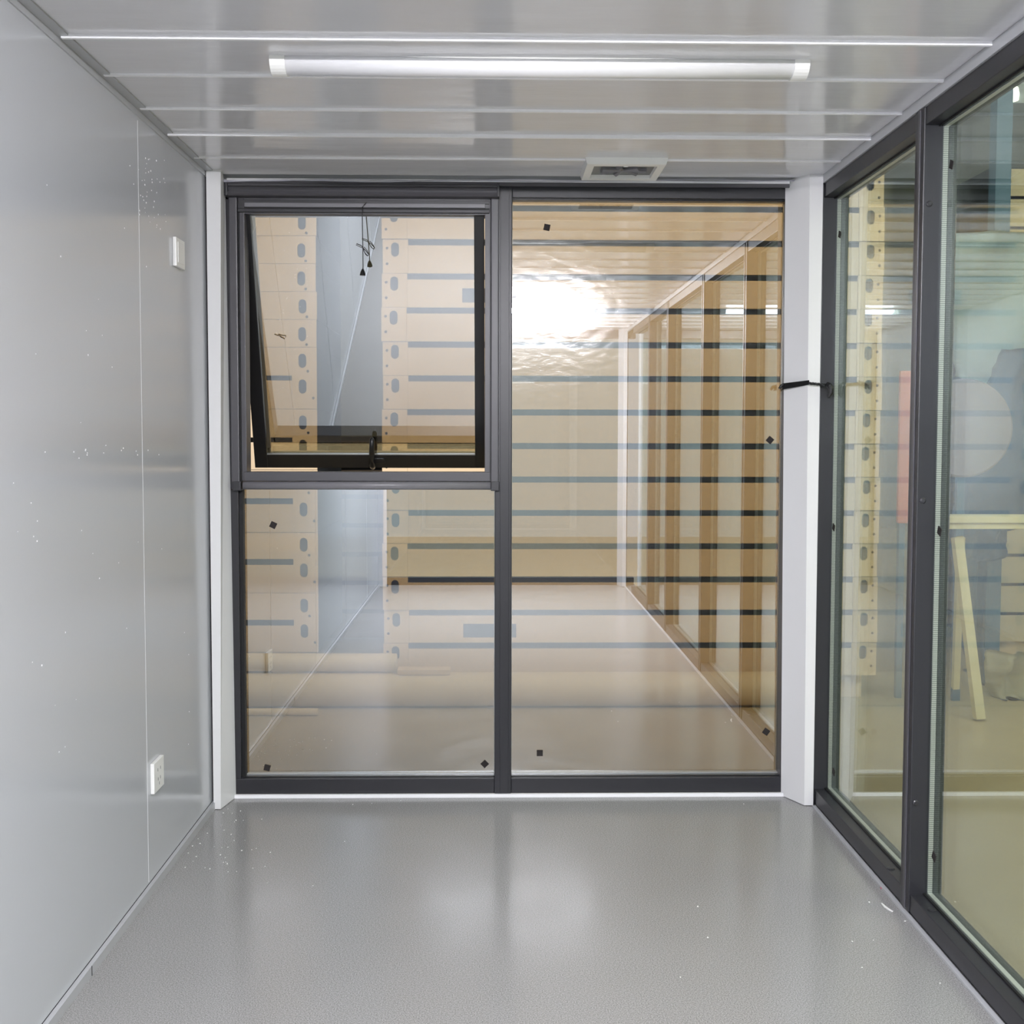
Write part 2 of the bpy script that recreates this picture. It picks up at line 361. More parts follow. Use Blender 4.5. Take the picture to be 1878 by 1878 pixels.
# pull cord with bow and weight
yc = YW - .012
def cp(px, py, dy=0): return at(px, py, 1, yc + dy)
cord = MB().tube([cp(672, 371), cp(668, 376), cp(664.5, 380), cp(664.5, 400), cp(665, 430), cp(665.5, 450), cp(665.8, 494)], .0016, 6)
loops = [(665.8, 454), (662, 450), (654, 447), (653, 449), (661, 453), (666, 455), (670, 459), (676, 466), (676, 469), (671, 467), (668, 461), (665.5, 455), (668, 453), (673, 459), (677, 467), (674, 469.5), (669, 463), (666, 456)]
crd = P(cord.tube([cp(a, b, -.002 + .004 * (i % 3) / 3) for i, (a, b) in enumerate(loops)], .0014, 6), 'pull_cord', M['black'], w3)
wz = [cp(665.2, q) for q in (493, 495, 499, 503, 505, 505.2)]
P(MB().tube(wz, [.002, .0045, .0075, .0093, .0097, .004], 12), 'cord_weight', M['black'], crd, True)
# opening sash, hung at the top and pushed outwards
yh, zh = 3.712, Z(391, 3.712)
YBOT = 3.965
zb_ = at(680, 858, 1, YBOT).z; L = math.hypot(zh - zb_, YBOT - yh); al = math.asin((YBOT - yh) / L)
sx0, sx1 = at(468, 858, 1, YBOT).x, at(889, 858, 1, YBOT).x
print('sash', L, math.degrees(al), sx0, sx1, 'frame', X(448), X(889))
RS = Matrix.Translation((0, yh, zh)) @ Matrix.Rotation(al, 4, 'X')     # local: z down negative, y outward
sash = empty('opening_sash', (0, 0, 0)); sash.parent = w3; sash.matrix_parent_inverse = Matrix.Translation(-w3.location)
sash.matrix_basis = RS
fw = .046
fr_ = .035
MB().box(sx0, sx0 + fw, -.002, .034, -L, .03, .002).box(sx1 - fr_, sx1, -.002, .034, -L, .03, .002)\
    .box(sx0 + fw - .001, sx1 - fr_ + .001, -.002, .034, -L, -L + .050, .002).box(sx0 + fw - .001, sx1 - fr_ + .001, -.002, .034, .006, .03, .002).build('sash_frame', M['black'], sash)
g = MB().box(sx0 + fw - .004, sx1 - fr_ + .004, .008, .013, -L + .045, .01).build('sash_glass', M['clear'], sash, mats=[M['clear'], M['coat']])
for p in g.data.polygons: p.material_index = 1 if p.normal.y < -.5 else 0
MB().box(sx0 + fw - .004, sx1 - fr_ + .004, .024, .029, -L + .045, .01).build('sash_outer_glass', M['clear'], sash)
MB().box(sx0 + fw, sx1 - fr_, .014, .023, -L + .046, -L + .058).box(sx0 + fw, sx0 + fw + .012, .014, .023, -L + .058, .005).build('sash_spacer', M['spacer'], sash)
MB().box(sx0 + fw, sx1 - fr_, .0, .007, -L + .049, -L + .0515).build('sash_bead', M['spacer'], sash)
hx = at(686, 840, 1, YBOT).x
MB().box(hx - .012, hx + .040, -.010, -.002, -L + .018, -L + .040, .003).tube([(hx - .003, -.012, -L + .006), (hx - .003, -.034, -L + .020), (hx - .002, -.040, -L + .05), (hx - .001, -.040, -L + .09), (hx, -.036, -L + .118), (hx, -.032, -L + .124)], [.009, .0105, .0098, .0095, .009, .005], 12)\
    .build('sash_handle', M['black'], sash, True)
def on_sash(px, py):
    Y = 3.78
    for _ in range(6): Y = yh + (zh - at(px, py, 1, Y).z) * math.tan(al) + .004
    return at(px, py, 1, Y)
sm = MB()
for l_ in ([(503, 613), (508, 615), (513, 616), (517, 619)], [(510, 613), (516, 615), (524, 616), (524, 619)], [(514, 618), (519, 620), (522, 622)]): sm.tube([on_sash(*p) for p in l_], .0012, 5)
P(sm, 'scuff_mark', M['black'], w3)
# dark square pads stuck on the rear glass
def pad_y(px, py, par, rot, s=.0105, y=YG):
    c = at(px, py, 1, y - .001); m = MB().box(-s, s, -.0012, .0008, -s, s)
    o = m.build('corner_pad', M['pad'], par); o.matrix_parent_inverse = Matrix.Translation(-par.location)
    o.matrix_basis = Matrix.Translation(c) @ Matrix.Rotation(rot, 4, 'Y')
for p in ((1003, 417, w2, .2), (1412, 807, w2, .7), (990, 1381, w2, 0), (1405, 1342, w2, .6), (501, 963, w1, .45), (490, 1408, w1, .25), (889, 1401, w1, .8)): pad_y(*p)
fixp(w1); fixp(w2)
for c in children(w1) + children(w2):
    if c.name.startswith('corner_pad'): continue

# ------------------------------------------------------------------ side glazing
ZR0, ZR1 = .008, .055
ZU1 = H - .028; ZU0 = ZU1 - .045
fixY = [3.585, 2.745, 1.80, .66, -.14, -1.0]
def side_window(n, y0, y1):
    """glazed bay between y0 (near) and y1 (far)"""
    w = empty('window_%d' % n, (XR, y0, 0)); tag(w, kind='structure')
    b = MB().box(XR + .002, XR + .085, y0 + .0, y1, ZR0, ZR1, .002); P(b, 'bottom_rail', M['dark'], w)
    P(MB().box(XR + .002, XR + .085, y0, y1, ZU0, ZU1, .002), 'top_rail', M['dark'], w)
    P(MB().box(XR - .002, XR + .085, y1 - .001, y1 + .056, ZR0, ZU1, .003), 'stile', M['dark'], w)
    P(MB().box(XR - .005, XR - .001, y1 + .018, y1 + .03, ZR0 + .003, ZU1 - .003, .001), 'stile_rib', M['mid'], w)
    z0, z1 = ZR1 - .006, ZU0 + .006
    ya, yb = y0 + .05, y1 + .006
    igu_x(w, ya, yb, z0, z1, XG, 'rcoat', 'rclear')
    P(MB().box(XG - .004, XG - .0005, y0 + .056, y1, z0 + .002, z0 + .010).box(XG - .004, XG - .0005, y0 + .056, y1, z1 - .010, z1 - .002), 'glazing_bead', M['gasket'], w)
    fixp(w)
    return w
sw = []
for i in range(len(fixY) - 1): sw.append(side_window(4 + i, fixY[i + 1], fixY[i]))
def screw(w, px, py, ax, v, r=.008):
    c = at(px, py, ax, v)
    o = MB().tube([(0, 0, 0), (0, -.003, 0), (0, -.005, 0)], [r, r, r * .6], 14).build('plug', M['dark'], w)
    o.matrix_parent_inverse = Matrix.Translation(-w.location); o.location = c
yn = 2.80
for px, py in ((1704, 374), (1692, 918), (1679, 1472)): screw(sw[0], px, py, 1, 2.744)
def pad_x(px, py, w, x=XG, s=.010):
    c = at(px, py, 0, x - .001)
    o = MB().box(-.0012, .0008, -s, s, -s, s).build('corner_pad', M['pad'], w); o.matrix_parent_inverse = Matrix.Translation(-w.location)
    o.matrix_basis = Matrix.Translation(c) @ Matrix.Rotation(.4, 4, 'X')
for px, py in ((1745, 302), (1723, 974), (1713, 1571)): pad_x(px, py, sw[1])
for px, py in ((1540, 430), (1529, 967), (1529, 1416)): pad_x(px, py, sw[0])
# drain caps on the lower rail
for k, (px, py) in enumerate(((1634, 1593), (1709, 1669))):
    c = at(px, py, 2, ZR1)
    o = MB().tube([(0, 0, 0), (0, 0, .0015), (0, 0, .003)], [.011, .011, .007], 16).build('drain_cap', M['dark'], sw[k]); o.matrix_parent_inverse = Matrix.Translation(-sw[k].location); o.location = c

# ------------------------------------------------------------------ end of the cabin behind the camera
w9 = empty('window_9', (0, YB, 0)); tag(w9, kind='structure')
be = MB().box(XL, XR + .08, YB - .07, YB, 0, .06).box(XL, XR + .08, YB - .07, YB, H - .07, H)
for x in (XL + .02, .05, XR - .01): be.box(x - .03, x + .03, YB - .07, YB, .06, H - .07)
be.build('end_frame', M['dark'], w9)
MB().box(XL + .04, XR - .03, YB - .04, YB - .034, .06, H - .07).build('end_glass', M['rclear'], w9)
fixp(w9)
tag(MB().prism([(XL, YB), (XL + .03, YB), (XL + .07, YB + .12), (XL, YB + .12)], .002, H).build('trim_8', M['greytrim']), kind='structure')
tag(MB().prism([(XR, YB), (XR - .06, YB), (XR - .03, YB + .12), (XR, YB + .12)], .002, H).build('trim_9', M['greytrim']), kind='structure')

# ------------------------------------------------------------------ ceiling lights
def batten(x0, x1, yc, zb, lens, label):
    t = empty('ceiling_light', ((x0 + x1) / 2, yc, H)); tag(t, label, 'light')
    w = .036
    def prof(s): return [(-.034 * s, 0), (-.034 * s, -.006)] + [(-.034 * s * math.cos(a), -.006 - .022 * s * math.sin(a) * 1.25) for a in [PI * k / 12 for k in range(1, 12)]] + [(.034 * s, -.006), (.034 * s, 0)]
    hl = (x1 - x0) / 2
    MB().profile_x(prof(.96), -hl + .03, hl - .03).build('diffuser', lens, t, True)
    for s in (-1, 1):
        MB().profile_x(prof(1.04), min(s * hl, s * (hl - .034)), max(s * hl, s * (hl - .034))).build('end_cap', M['whitep'], t)
    MB().box(-hl + .03, hl - .03, -.026, .026, -.004, 0).build('tray', M['whitep'], t)
    return t
p0, p1 = at(500, 122, 2, H - .012), at(1479, 127, 2, H - .012)
batten(p0.x, p1.x, (p0.y + p1.y) / 2, H, M['lens'], 'unlit white batten ceiling light in front of the window')
pv = at(1100, 571, 2, H - .02); ylit = 2 * YG - pv.y
print('lit batten y', ylit, 'x', pv.x, 'back', 2 * YG - at(700, 1072, 2, 0).y)
batten(-.50, .70, ylit, H, M['lit'], 'lit white batten ceiling light behind the camera, mirrored in the glass')

# exhaust fan
f0, f1 = at(1074, 296, 2, H - .014), at(1227, 296, 2, H - .014)
yn_, yf_ = at(1150, 302, 2, H - .022).y, 3.60
ef = empty('exhaust_fan', ((f0.x + f1.x) / 2, (yn_ + yf_) / 2, H)); tag(ef, 'square white exhaust fan in the ceiling above the tall pane', 'fan')
hw = (f1.x - f0.x) / 2; hl = (yf_ - yn_) / 2
def ring(mb, a0, a1, b0, b1, z0, z1):
    """square ring: outer half sizes a0 (top), a1 (bottom); inner b"""
    o1 = [mb.bm.verts.new((sx * a0[0], sy * a0[1], z0)) for sx, sy in ((-1, -1), (1, -1), (1, 1), (-1, 1))]
    o2 = [mb.bm.verts.new((sx * a1[0], sy * a1[1], z1)) for sx, sy in ((-1, -1), (1, -1), (1, 1), (-1, 1))]
    i2 = [mb.bm.verts.new((sx * b0[0], sy * b0[1], z1)) for sx, sy in ((-1, -1), (1, -1), (1, 1), (-1, 1))]
    i1 = [mb.bm.verts.new((sx * b1[0], sy * b1[1], z0)) for sx, sy in ((-1, -1), (1, -1), (1, 1), (-1, 1))]
    for A, B in ((o1, o2), (o2, i2), (i2, i1)):
        for k in range(4): mb.bm.faces.new((A[k], A[(k + 1) % 4], B[(k + 1) % 4], B[k]))
    return mb
ring(MB(), (hw, hl), (hw - .006, hl - .004), (hw * .77, hl * .72), (hw * .75, hl * .70), 0, -.020).build('bezel', M['whitep'], ef)
ml = MB().box(-hw * .77, hw * .77, -hl * .72, hl * .72, -.008, -.005)
ml.build('grille', M['meshm'], ef)
bl = MB()
for k in range(7):
    a = 2 * PI * k / 7; bl.tube([(0, 0, -.011), (.075 * math.cos(a), .6 * .075 * math.sin(a), -.0125)], [.004, .010], 6)
bl.build('fan_blade', M['light'], ef)
MB().box(-.007, .007, -hl + .028, -hl + .034, -.0212, -.0198).build('badge', M['strip'], [k for k in children(ef) if k.name.startswith('bezel')][0])

# ------------------------------------------------------------------ left wall fittings
def wall_plate(px, y0p, y1p, far, name, label, cat):
    x = XL + .011
    a = at(px, (y0p + y1p) / 2, 0, x); z1 = at(px, y0p, 0, x).z; z0 = at(px, y1p, 0, x).z
    yf = a.y + .088
    t = empty(name, (XL, a.y + .044, (z0 + z1) / 2)); tag(t, label, cat)
    hz = (z1 - z0) / 2
    MB().box(0.0002, .011, -.044, .044, -hz, hz, .002).build('cover_plate', M['whitep'], t)
    return t, hz
sk, hz = wall_plate(283, 1401, 1457.5, 298, 'wall_socket', 'white wall socket low on the grey left wall', 'socket')
fc = MB()
for (yy, zz, ry) in ((-.012, .016, .4), (.012, .016, -.4), (-.01, -.010, 0), (.010, -.010, 0), (0, -.024, 0)):
    fc.box(.0108, .0114, yy - .0015, yy + .0015, zz - .004, zz + .004)
fc.build('pin_slot', M['light'], children(sk)[0])
sk2, hz = wall_plate(323.5, 434, 487, 334, 'light_switch', 'white light switch high on the left wall near the window', 'switch')
MB().box(.011, .0128, -.030, .030, -hz + .012, hz - .012, .001).build('rocker', M['whitep'], children(sk2)[0])

# black strap tied round the right corner cover
st = empty('strap', tuple(at(1458, 706, 1, 3.6))); tag(st, 'black plastic strap tied around the right white corner cover', 'strap')
q = [at(1435, 709, 1, 3.672), at(1485, 701.5, 1, 3.572)]; q2 = [at(1485, 701.5, 1, 3.572), at(1506, 704, 1, 3.570)]
def band(a, b, h0, h1, t=.0015):
    m = MB(); n = Vector((0, -t, 0))
    vs = [m.bm.verts.new(p) for p in (a + Vector((0, 0, h0)), b + Vector((0, 0, h1)), b - Vector((0, 0, h1)), a - Vector((0, 0, h0)))]
    ws = [m.bm.verts.new(v.co + n) for v in vs]
    m.bm.faces.new(vs); m.bm.faces.new(ws[::-1])
    for k in range(4): m.bm.faces.new((vs[k], vs[(k + 1) % 4], ws[(k + 1) % 4], ws[k]))
    return m
P(band(q[0] + Vector((-.002, -.003, 0)), q[1] + Vector((-.003, -.003, 0)), .0105, .0075), 'band', M['black'], st)
tw = MB()
for k in range(3):
    pts = [at(1484 + (1520 - 1484) * i / 10, 703 + 3.5 * (i / 10) + 2.0 * math.sin(i * 1.4 + k * 2.1), 1, 3.560 - .002 * k) for i in range(11)]
    tw.tube(pts, .0022, 6)
P(tw, 'twisted_tail', M['black'], st)
P(MB().tube([at(1516, 704, 1, 3.556), at(1521, 707, 1, 3.55), at(1524, 713, 1, 3.55), at(1524, 720, 1, 3.55), at(1520, 728, 1, 3.55)], [.007, .010, .010, .009, .004], 8), 'knot', M['black'], st)
P(MB().tube([at(1429, 713, 1, 3.668), at(1433, 707, 1, 3.668), at(1438, 705, 1, 3.666), at(1437, 711, 1, 3.666)], [.004, .005, .005, .003], 6), 'knot', M['black'], st)

# thin loose cables above the rear window
cb = MB()
def wob(i, k): return 330.5 + 1.6 * math.sin(i * .9 + k * 2) + (1.5 if k else 0)
for k in range(2): cb.tube([at(400 + i * 45, wob(i, k), 1, 3.640) for i in range(25)], .0014, 6)
tag(cb.build('cable', M['cable']), 'thin pale cables strung along the gap above the rear window', 'cable')

# floor litter
def litter(name, pts, w, m, label, cat):
    b = MB(); P3 = [at(a, c, 2, .001) for a, c in pts]
    n = len(P3); up = []; dn = []
    for i, p in enumerate(P3):
        d = (P3[min(i + 1, n - 1)] - P3[max(i - 1, 0)]).normalized(); s = Vector((-d.y, d.x, 0)) * w * (.4 + math.sin(PI * (i + .5) / n))
        up.append(p + s); dn.append(p - s)
    ring_ = up + dn[::-1]
    b.prism([(v.x, v.y) for v in ring_], .0004, .0026)
    tag(b.build(name, m), label, cat)
litter('plastic_shaving', [(1617, 1657), (1623, 1663), (1630, 1668), (1637, 1672)], .0022, M['flake'], 'long curved white shaving on the floor by the side window rail', 'debris')
litter('crumb', [(1616, 1628), (1618, 1629), (1620, 1630)], .003, M['pinkbit'], 'small pink crumb on the floor strip beside the side window', 'debris')
rl = random.Random(3)
fl = MB()
spots = [(418, 1484), (441, 1488), (446, 1505), (426, 1492), (430, 1508), (480, 1503), (647, 1476), (682, 1474), (735, 1469), (1208, 1460), (1602, 1725), (1563, 1727), (1581, 1775), (1248, 1793), (1298, 1720), (1364, 1475), (490, 1620), (574, 1625), (353, 1552), (354, 1580), (385, 1594), (1724, 1804), (1594, 1655), (632, 1544), (1280, 1663), (1660, 1690)]
spots += [(rl.gauss(420, 40), rl.uniform(1490, 1600)) for _ in range(34)]
for px, py in spots:
    c = at(px, py, 2, 0.0); s = rl.uniform(.0008, .0028)
    if c.x < XL + .02: continue
    a = rl.uniform(0, PI)
    fl.prism([(c.x + s * rl.uniform(.6, 1.3) * math.cos(a + t), c.y + s * rl.uniform(.6, 1.3) * math.sin(a + t)) for t in (0, 1.4, 2.9, 4.4)], .0003, .0018)
tag(fl.build('paint_flakes', M['flake']), 'scattered white specks of paint and plastic on the grey floor', 'debris', kind='stuff')

# ------------------------------------------------------------------ the hall outside
HZ = -.13
tag(MB().box(-9, 14, -7, 16, HZ - .1, HZ).build('hall_floor', M['hall']), kind='structure')
tag(MB().box(-9, 14, 15.8, 16, HZ, 6).build('hall_wall', M['soil']), kind='structure')
YS = at(700, 1287, 2, HZ).y + .05
print('YS', YS)
SX = lambda px, py=800: at(px, py, 1, YS).x
SZ = lambda py: at(900, py, 1, YS).z

def frame_layer(x0, x1, h, fw_, holes_l, holes_r, slots, pocket=None, cm='cream', depth=.9, name='container_frame'):
    """one folded steel frame of a stack; holes given from its bottom, x from the fitting's outer edge"""
    t = empty(name, (0, YS, 0))
    def fit(xa, hs, flip):
        hh = []
        for kind, dx, z in hs:
            x = xa + (-dx if flip else dx)
            hh.append(capsule(x, z, .020, .036) if kind == 'o' else circ(x, z, .0075))
        a, b = (xa - fw_, xa) if flip else (xa, xa + fw_)
        plate('corner_fitting', rect(a, b, .0012, h - .0012), hh, -.012, .012, M[cm], t)
    if holes_l: fit(x0, holes_l, False)
    if holes_r: fit(x1, holes_r, True)
    xa = x0 + (fw_ if holes_l else 0); xb = x1 - (fw_ if holes_r else 0)
    segs = []; z = .0012
    for s0, s1 in slots: segs.append((z, s0)); z = s1
    if z < h - .004: segs.append((z, h - .0012))
    for a, b in segs:
        hs = []
        if pocket and a < pocket[2] and b > pocket[3]: hs = [rect(*pocket)]
        plate('side_beam', rect(xa + .0008, xb - .0008, a, b), hs, -.008, .010, M[cm], t)
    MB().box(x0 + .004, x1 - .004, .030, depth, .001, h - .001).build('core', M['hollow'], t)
    return t
# big stack behind the window: sixteen layers
px2m = SZ(1100) - SZ(1161.4)
hR = (SZ(440) - SZ(1179)) / 12 * -1 if SZ(440) < SZ(1179) else (SZ(440) - SZ(1178.7)) / 12
sl = hR * 10.7 / 61.5
RX0, RX1 = SX(702), SX(1613)
fwR = SX(748) - SX(702)
k_ = hR / 61.5
hl_ = [('o', .062, hR - 18.5 * k_), ('c', SX(709) - RX0 + .002, hR - 16 * k_), ('c', SX(709) - RX0 + .002, hR - 44 * k_)]
hr_ = [('o', .070, hR - 18.5 * k_), ('c', .024, hR - 16 * k_), ('c', .024, hR - 44 * k_)]
z0R = SZ(1178.7) - hR
base = frame_layer(RX0, RX1, hR, fwR, hl_, hr_, [(hR - sl, hR)])
pk = frame_layer(RX0, RX1, hR, fwR, hl_, hr_, [(hR - sl, hR)], pocket=(SX(848), SX(948), hR - .145 * hR / .168 + .0, 0) if False else (SX(848), SX(946), hR - 52 * k_, hR - 26 * k_))
ords = ['bottom', 'second from bottom', 'third from bottom', 'fourth from bottom', 'fifth from bottom', 'sixth from bottom', 'seventh from bottom', 'eighth from bottom', 'ninth from bottom', 'tenth from bottom', 'eleventh from bottom', 'twelfth from bottom', 'thirteenth from bottom', 'fourteenth from bottom', 'fifteenth from bottom', 'sixteenth from bottom']
first = {}
NR = 15
for i in range(NR):
    src = pk if i in (1, 11) else base
    o = src if src not in first else copy_tree(src); first[src] = 1
    o.location = (0, YS + .004 * math.sin(i * 2.3), z0R + i * hR)
    o.location.x = .004 * math.sin(i * 1.7)
    w = 'topmost' if i == NR - 1 else ords[i]
    tag(o, 'cream frame%s, %s in the wide stack behind window' % (' with square pocket' if src is pk else '', w), 'steel frame', 'cream frames in the wide stack')
# feet under the wide stack
def skid(x0, x1, z1, label, y=YS):
    tag(MB().box(x0, x1, y + .03, y + .12, HZ, z1 - .001, .004).build('skid', M['cream']), label, 'skid')
skid(RX0 + .06, RX0 + .2, z0R, 'short cream foot under the left end of the wide frame stack')
skid(RX1 - .2, RX1 - .06, z0R, 'short cream foot under the right end of the wide frame stack')
skid((RX0 + RX1) / 2 - .07, (RX0 + RX1) / 2 + .07, z0R, 'short cream foot under the middle of the wide frame stack')
# narrow-view stack on the left
LX1 = SX(582); LX0 = LX1 - 2.5
fwL = SX(582) - SX(537)
thick = [(1195, 1087, 1136, 1147, (1156.6, 1110)), (1087, 976.4, 1025, 1036, (1045.7, 999)), (976.4, 862, 914, 925, (934.5, 885)), (862, 751, 803, 812, (820, 775.6)), (751, 638.3, 690, 699, (710, 663))]
th_src = None
for i, (yb, yt, s1, s0, hs) in enumerate(thick):
    z0 = SZ(yb); h = SZ(yt) - z0
    if i == 0: hT = SZ(862) - SZ(976.4); 
    kk = h
    holes = [('o', .072, SZ(q) - z0) for q in hs] + [('c', .018, SZ(hs[0] + 21) - z0), ('c', .045, SZ(hs[1] + 19) - z0)]
    o = frame_layer(LX0, LX1, h, fwL, None, holes, [(SZ(s0) - z0, SZ(s1) - z0)])
    o.location = (0, YS, z0)
    tag(o, 'deep cream steel frame, %s in the stack at the left' % ords[i], 'steel frame', 'cream frames in the left stack')
hN = SZ(434.4) - SZ(485.5)
hn = [('o', .072, hN - (SX(27) - SX(0)) * 1.0), ('c', .050, hN - (SX(46) - SX(0)))]
thin = frame_layer(LX0, LX1, hN, fwL, None, hn, [])
for i in range(7):
    o = thin if i == 0 else copy_tree(thin)
    o.location = (.003 * math.sin(i * 2), YS, SZ(638.3) + i * hN)
    tag(o, 'shallow cream steel frame, %s of the thin ones, left stack' % ('topmost' if i == 6 else ords[i]), 'steel frame', 'cream frames in the left stack')
zL = SZ(1195)
skid(LX0 + .1, LX0 + .25, zL, 'cream foot at the far end of the left frame stack'); skid(LX1 - .25, LX1 - .1, zL, 'cream foot under the hole end of the left frame stack')
# stack seen through the slit between them, its deep shade painted in as brown
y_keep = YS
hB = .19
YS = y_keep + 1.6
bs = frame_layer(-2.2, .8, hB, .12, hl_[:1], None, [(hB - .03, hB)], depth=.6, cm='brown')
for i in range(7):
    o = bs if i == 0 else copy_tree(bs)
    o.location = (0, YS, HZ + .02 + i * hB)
    tag(o, 'steel frame coloured dark for shade in the slit between stacks, %s' % ('topmost' if i == 6 else ords[i]), 'steel frame', 'shade-coloured frames in the slit')
# stack far right
YS = y_keep + 1.0
cx0 = at(1803, 1068, 1, YS).x; hC = (at(1850, 1068, 1, YS).z - at(1850, 1121.5, 1, YS).z); zc = at(1850, 1176, 1, YS).z
nb = int((zc - HZ) / hC)
cs = frame_layer(cx0, cx0 + 2.6, hC, .12, None, [('o', .07, hC * .6)], [(hC - .018, hC)], cm='cream2')
zst = zc - nb * hC
for i in range(16):
    o = cs if i == 0 else copy_tree(cs)
    o.location = (0, YS, zst + i * hC)
    tag(o, 'pale cream steel frame, %s in the far right stack beyond the side window' % ('topmost' if i == 15 else ords[i]), 'steel frame', 'cream frames in the far right stack')
skid(cx0 + .1, cx0 + .3, zst, 'pale foot under the far right frame stack', YS)
YS = y_keep

# rolls and pole lying in front of the stacks
def roll(name, xa, ya, xb, yb, r, Y, label, cat, m='roll'):
    a, b = at(xa, ya, 1, Y), at(xb, yb, 1, Y)
    t = MB().tube([a, a + (b - a) * .004, a + (b - a) * .5, b - (b - a) * .004, b], [r * .93, r, r, r, r * .93], 28)
    return tag(t.build(name, M[m], None, True), label, cat)
Yr = YS - .16
rr = (SZ(1225) - SZ(1285)) / 2
ra = at(0, 1256, 1, Yr)
x0_, x1_ = LX0 + .3, RX1 - .25
t = MB().tube([(x0_, Yr + .02, HZ + rr), (x0_ + .01, Yr + .02, HZ + rr), ((x0_ + x1_) / 2, Yr + .02, HZ + rr), (x1_ - .01, Yr + .02, HZ + rr), (x1_, Yr + .02, HZ + rr)], [rr * .9, rr, rr, rr, rr * .9], 28)
tag(t.build('fabric_roll', M['roll'], None, True), 'long thick cream roll on the floor in front of the stacks', 'roll')
r2 = .046
b0, b1 = SX(440, 1208) - .8, at(727, 1210, 1, Yr).x
t = MB().tube([(b0, Yr + .03, HZ + 2 * rr + r2 + .010), (b1 - .002, Yr + .03, HZ + 2 * rr + r2 + .002), (b1, Yr + .03, HZ + 2 * rr + r2 + .002)], [r2, r2, r2 * .9], 24)
tag(t.build('fabric_roll', M['roll'], None, True), 'shorter cream roll resting on top of the long thick roll', 'roll')
tag(MB().box(at(729, 1210, 1, Yr).x, at(826, 1210, 1, Yr).x, Yr - .02, Yr + .06, HZ + 2 * rr - .004, HZ + 2 * rr + .022, .003).build('board_offcut', M['cream']), 'flat cream offcut lying on the thick roll', 'board')
Yp = Yr - .16
rp = .018
pe = at(583, 1283, 1, Yp)
t = MB().tube([(pe.x - 1.3, Yp, HZ + rp), (pe.x - .004, Yp, HZ + rp), (pe.x, Yp, HZ + rp)], [rp, rp, rp * .85], 18)
tag(t.build('cardboard_tube', M['roll'], None, True), 'thin cream tube on the floor nearest the lower left pane', 'tube')

# things in the hall beyond the side window
YT = at(1798, 1322, 2, HZ).y
tr_ = empty('trestle', (at(1798, 1322, 2, HZ).x, YT, HZ)); tag(tr_, 'pale timber trestle with leaning legs beyond the side window', 'trestle')
def leg(pa, pb, Ya, Yb, w=.022):
    a, b = at(*pa, 1, Ya), at(*pb, 1, Yb)
    d = (b - a).normalized(); u = Vector((1, 0, 0)); u = (u - d * u.dot(d)).normalized(); v = d.cross(u)
    m = MB(); r0 = [m.bm.verts.new(a + u * sx * w + v * sy * w) for sx, sy in ((-1, -1), (1, -1), (1, 1), (-1, 1))]
    r1 = [m.bm.verts.new(b + u * sx * w + v * sy * w) for sx, sy in ((-1, -1), (1, -1), (1, 1), (-1, 1))]
    for k in range(4): m.bm.faces.new((r0[k], r0[(k + 1) % 4], r1[(k + 1) % 4], r1[k]))
    m.bm.faces.new(r0[::-1]); m.bm.faces.new(r1); return m
P(leg((1755, 985), (1796, 1318), YT + .12, YT), 'leg', M['timber'], tr_)
P(leg((1762, 985), (1752, 1262), YT + .16, YT + .35, .016), 'leg', M['timber'], tr_)
zb = at(1800, 957, 1, YT + .12)
P(MB().box(at(1716, 957, 1, YT + .12).x, at(1716, 957, 1, YT + .12).x + 1.7, YT + .06, YT + .20, at(1800, 969, 1, YT + .1).z, at(1800, 958.5, 1, YT + .1).z, .003), 'lower_plank', M['timber'], tr_)
P(MB().box(at(1714, 957, 1, YT + .12).x, at(1716, 957, 1, YT + .12).x + 1.72, YT + .05, YT + .21, at(1800, 957.8, 1, YT + .1).z, at(1800, 946, 1, YT + .1).z, .003), 'upper_plank', M['timber'], tr_)
xq = at(1716, 957, 1, YT + .12).x + 1.5
for s in (-1, 1):
    m = MB().tube([(xq, YT + .13, zb.z - .02), (xq + .08, YT + .13 + s * .22, HZ + .01)], .022, 4); P(m, 'leg', M['timber'], tr_)
# blue tarpaulin
YQ = YT + .75
def sheet(name, cols, m, Y, label, cat, amp=.04, seed=1, thick=.006):
    """crumpled hanging sheet: cols = list of (y_px, x_left_px, x_right_px)"""
    rg = random.Random(seed); bm = bmesh.new(); n = 14; rows = []
    full = []
    for a, b in zip(cols, cols[1:]):
        for k in range(5): t = k / 5; full.append([a[i] + (b[i] - a[i]) * t for i in range(3)])
    full.append(list(cols[-1]))
    for j, (py, xa, xb) in enumerate(full):
        row = []
        for i in range(n + 1):
            px = xa + (xb - xa) * i / n + rg.uniform(-1.5, 1.5)
            yy = Y + amp * (math.sin(i * 1.1 + j * .23) + .6 * math.sin(i * .4 + j * .5 + 2)) + rg.uniform(-.2, .2) * amp
            p = at(px, py + rg.uniform(-1.5, 1.5), 1, Y); row.append(bm.verts.new((p.x, yy, max(p.z, HZ + .004))))
        rows.append(row)
    for a, b in zip(rows, rows[1:]):
        for i in range(n): bm.faces.new((a[i], a[i + 1], b[i + 1], b[i]))
    bmesh.ops.solidify(bm, geom=bm.faces[:], thickness=thick)
    w = MB(); w.bm.free(); w.bm = bm
    return tag(w.build(name, m, None, True), label, cat)
sheet('tarpaulin', [(640, 1840, 1960), (700, 1812, 1980), (860, 1790, 1985), (900, 1748, 1985), (944, 1740, 1985), (975, 1738, 1852), (1020, 1742, 1845), (1030, 1752, 1806), (1180, 1762, 1803), (1245, 1772, 1806), (1330, 1798, 1812)], M['blue'], YQ, 'crumpled blue tarpaulin hanging behind the timber trestle', 'tarpaulin', .03, 4)
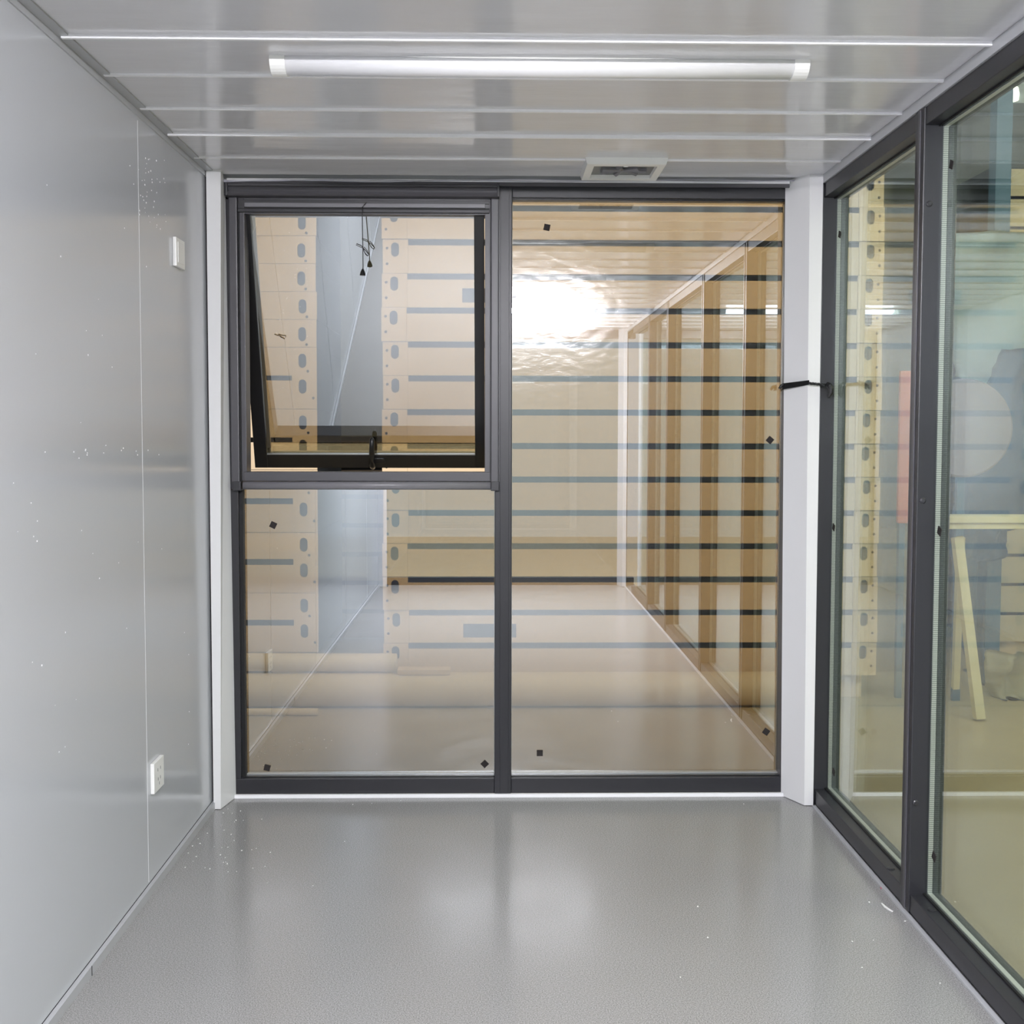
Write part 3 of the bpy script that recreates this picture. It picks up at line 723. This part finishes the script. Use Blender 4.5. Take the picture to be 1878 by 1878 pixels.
sheet('plastic_film', [(1195, 1812, 1930), (1230, 1806, 1935), (1262, 1815, 1930), (1290, 1828, 1900), (1312, 1832, 1845)], M['bag'], YT + .45, 'crumpled translucent white film lying in front of the far right stack', 'film', .05, 9)
sheet('dust_sheet', [(425, 1742, 1990), (470, 1736, 1990), (560, 1738, 1990), (640, 1741, 1990), (690, 1745, 1990), (705, 1790, 1990)], M['pale'], YQ + .12, 'pale blue dust sheet hanging above the blue tarpaulin', 'sheet', .03, 6)
# blue-grey column with its base plate
cc = at(1832, 400, 1, YQ + .25)
cl = empty('steel_column', (cc.x, YQ + .25, HZ)); tag(cl, 'tall blue-grey steel column behind the tarpaulin', 'column')
wq = .044
MB().box(-wq, wq, -wq, wq, .012, 3.6, .004).build('shaft', M['bluecol'], cl)
MB().box(-.1, .1, -.1, .1, 0, .012).build('base_plate', M['bluecol'], cl)
# red board and round disc
yd = YT + .42
a, b = at(1646, 960, 1, yd), at(1722, 680, 1, yd)
rb = empty('red_board', ((a.x + b.x) / 2, yd, HZ)); tag(rb, 'upright red board with rounded corners beyond the side window', 'board')
P(MB().box(a.x, b.x, yd, yd + .03, a.z, b.z, .012), 'panel', M['red'], rb)
P(MB().box(a.x + .02, a.x + .05, yd + .03, yd + .06, HZ, a.z + .3).box(b.x - .05, b.x - .02, yd + .03, yd + .06, HZ, a.z + .3), 'post', M['bluecol'], rb)
c = at(1768, 785, 1, yd - .05); R_ = at(1858, 785, 1, yd - .05).x - c.x
ds = empty('round_disc', (c.x, yd - .05, HZ)); tag(ds, 'large round greyish pink disc standing behind the trestle rail', 'disc')
P(MB().tube([(c.x, yd - .03, c.z), (c.x, yd - .045, c.z), (c.x, yd - .055, c.z)], [R_, R_, R_ * .96], 48), 'face', M['pink'], ds)
P(MB().box(c.x - .02, c.x + .02, yd - .03, yd - .005, HZ, c.z), 'post', M['bluecol'], ds)
# hall lamp hanging high
hc_ = at(1855, 173, 1, 9.0)
hb = empty('hall_lamp', tuple(hc_)); tag(hb, 'small bright lamp hanging high in the hall', 'lamp')
MB().tube([(0, 0, .06), (0, 0, .05), (0, 0, 0), (0, 0, -.05)], [.03, .05, .06, .055], 16).build('bulb', M['hallit'], hb, True)
MB().tube([(0, 0, .06), (0, 0, 2.0)], .01, 6).build('cord', M['black'], hb)

# ------------------------------------------------------------------ light
w = bpy.data.worlds.new('hall_daylight'); S.world = w; w.use_nodes = True
w.node_tree.nodes['Background'].inputs[0].default_value = (.86, .93, 1.0, 1); w.node_tree.nodes['Background'].inputs[1].default_value = .56
def area(name, loc, target, sx, sy, power, col=(1, 1, 1)):
    l = bpy.data.lights.new(name, 'AREA'); l.shape = 'RECTANGLE'; l.size = sx; l.size_y = sy; l.energy = power; l.color = col
    o = bpy.data.objects.new(name, l); C.objects.link(o); o.location = loc
    o.rotation_euler = (Vector(target) - Vector(loc)).to_track_quat('-Z', 'Y').to_euler(); return o
area('hall_light_rear', (.2, 2.6, 4.2), (.2, 5.6, .8), 4, 1.2, 170, (1, .97, .92))
area('hall_light_side', (4.6, 1.5, 4.4), (2.6, 3.5, 0), 2.5, 5, 165, (1, .97, .92))
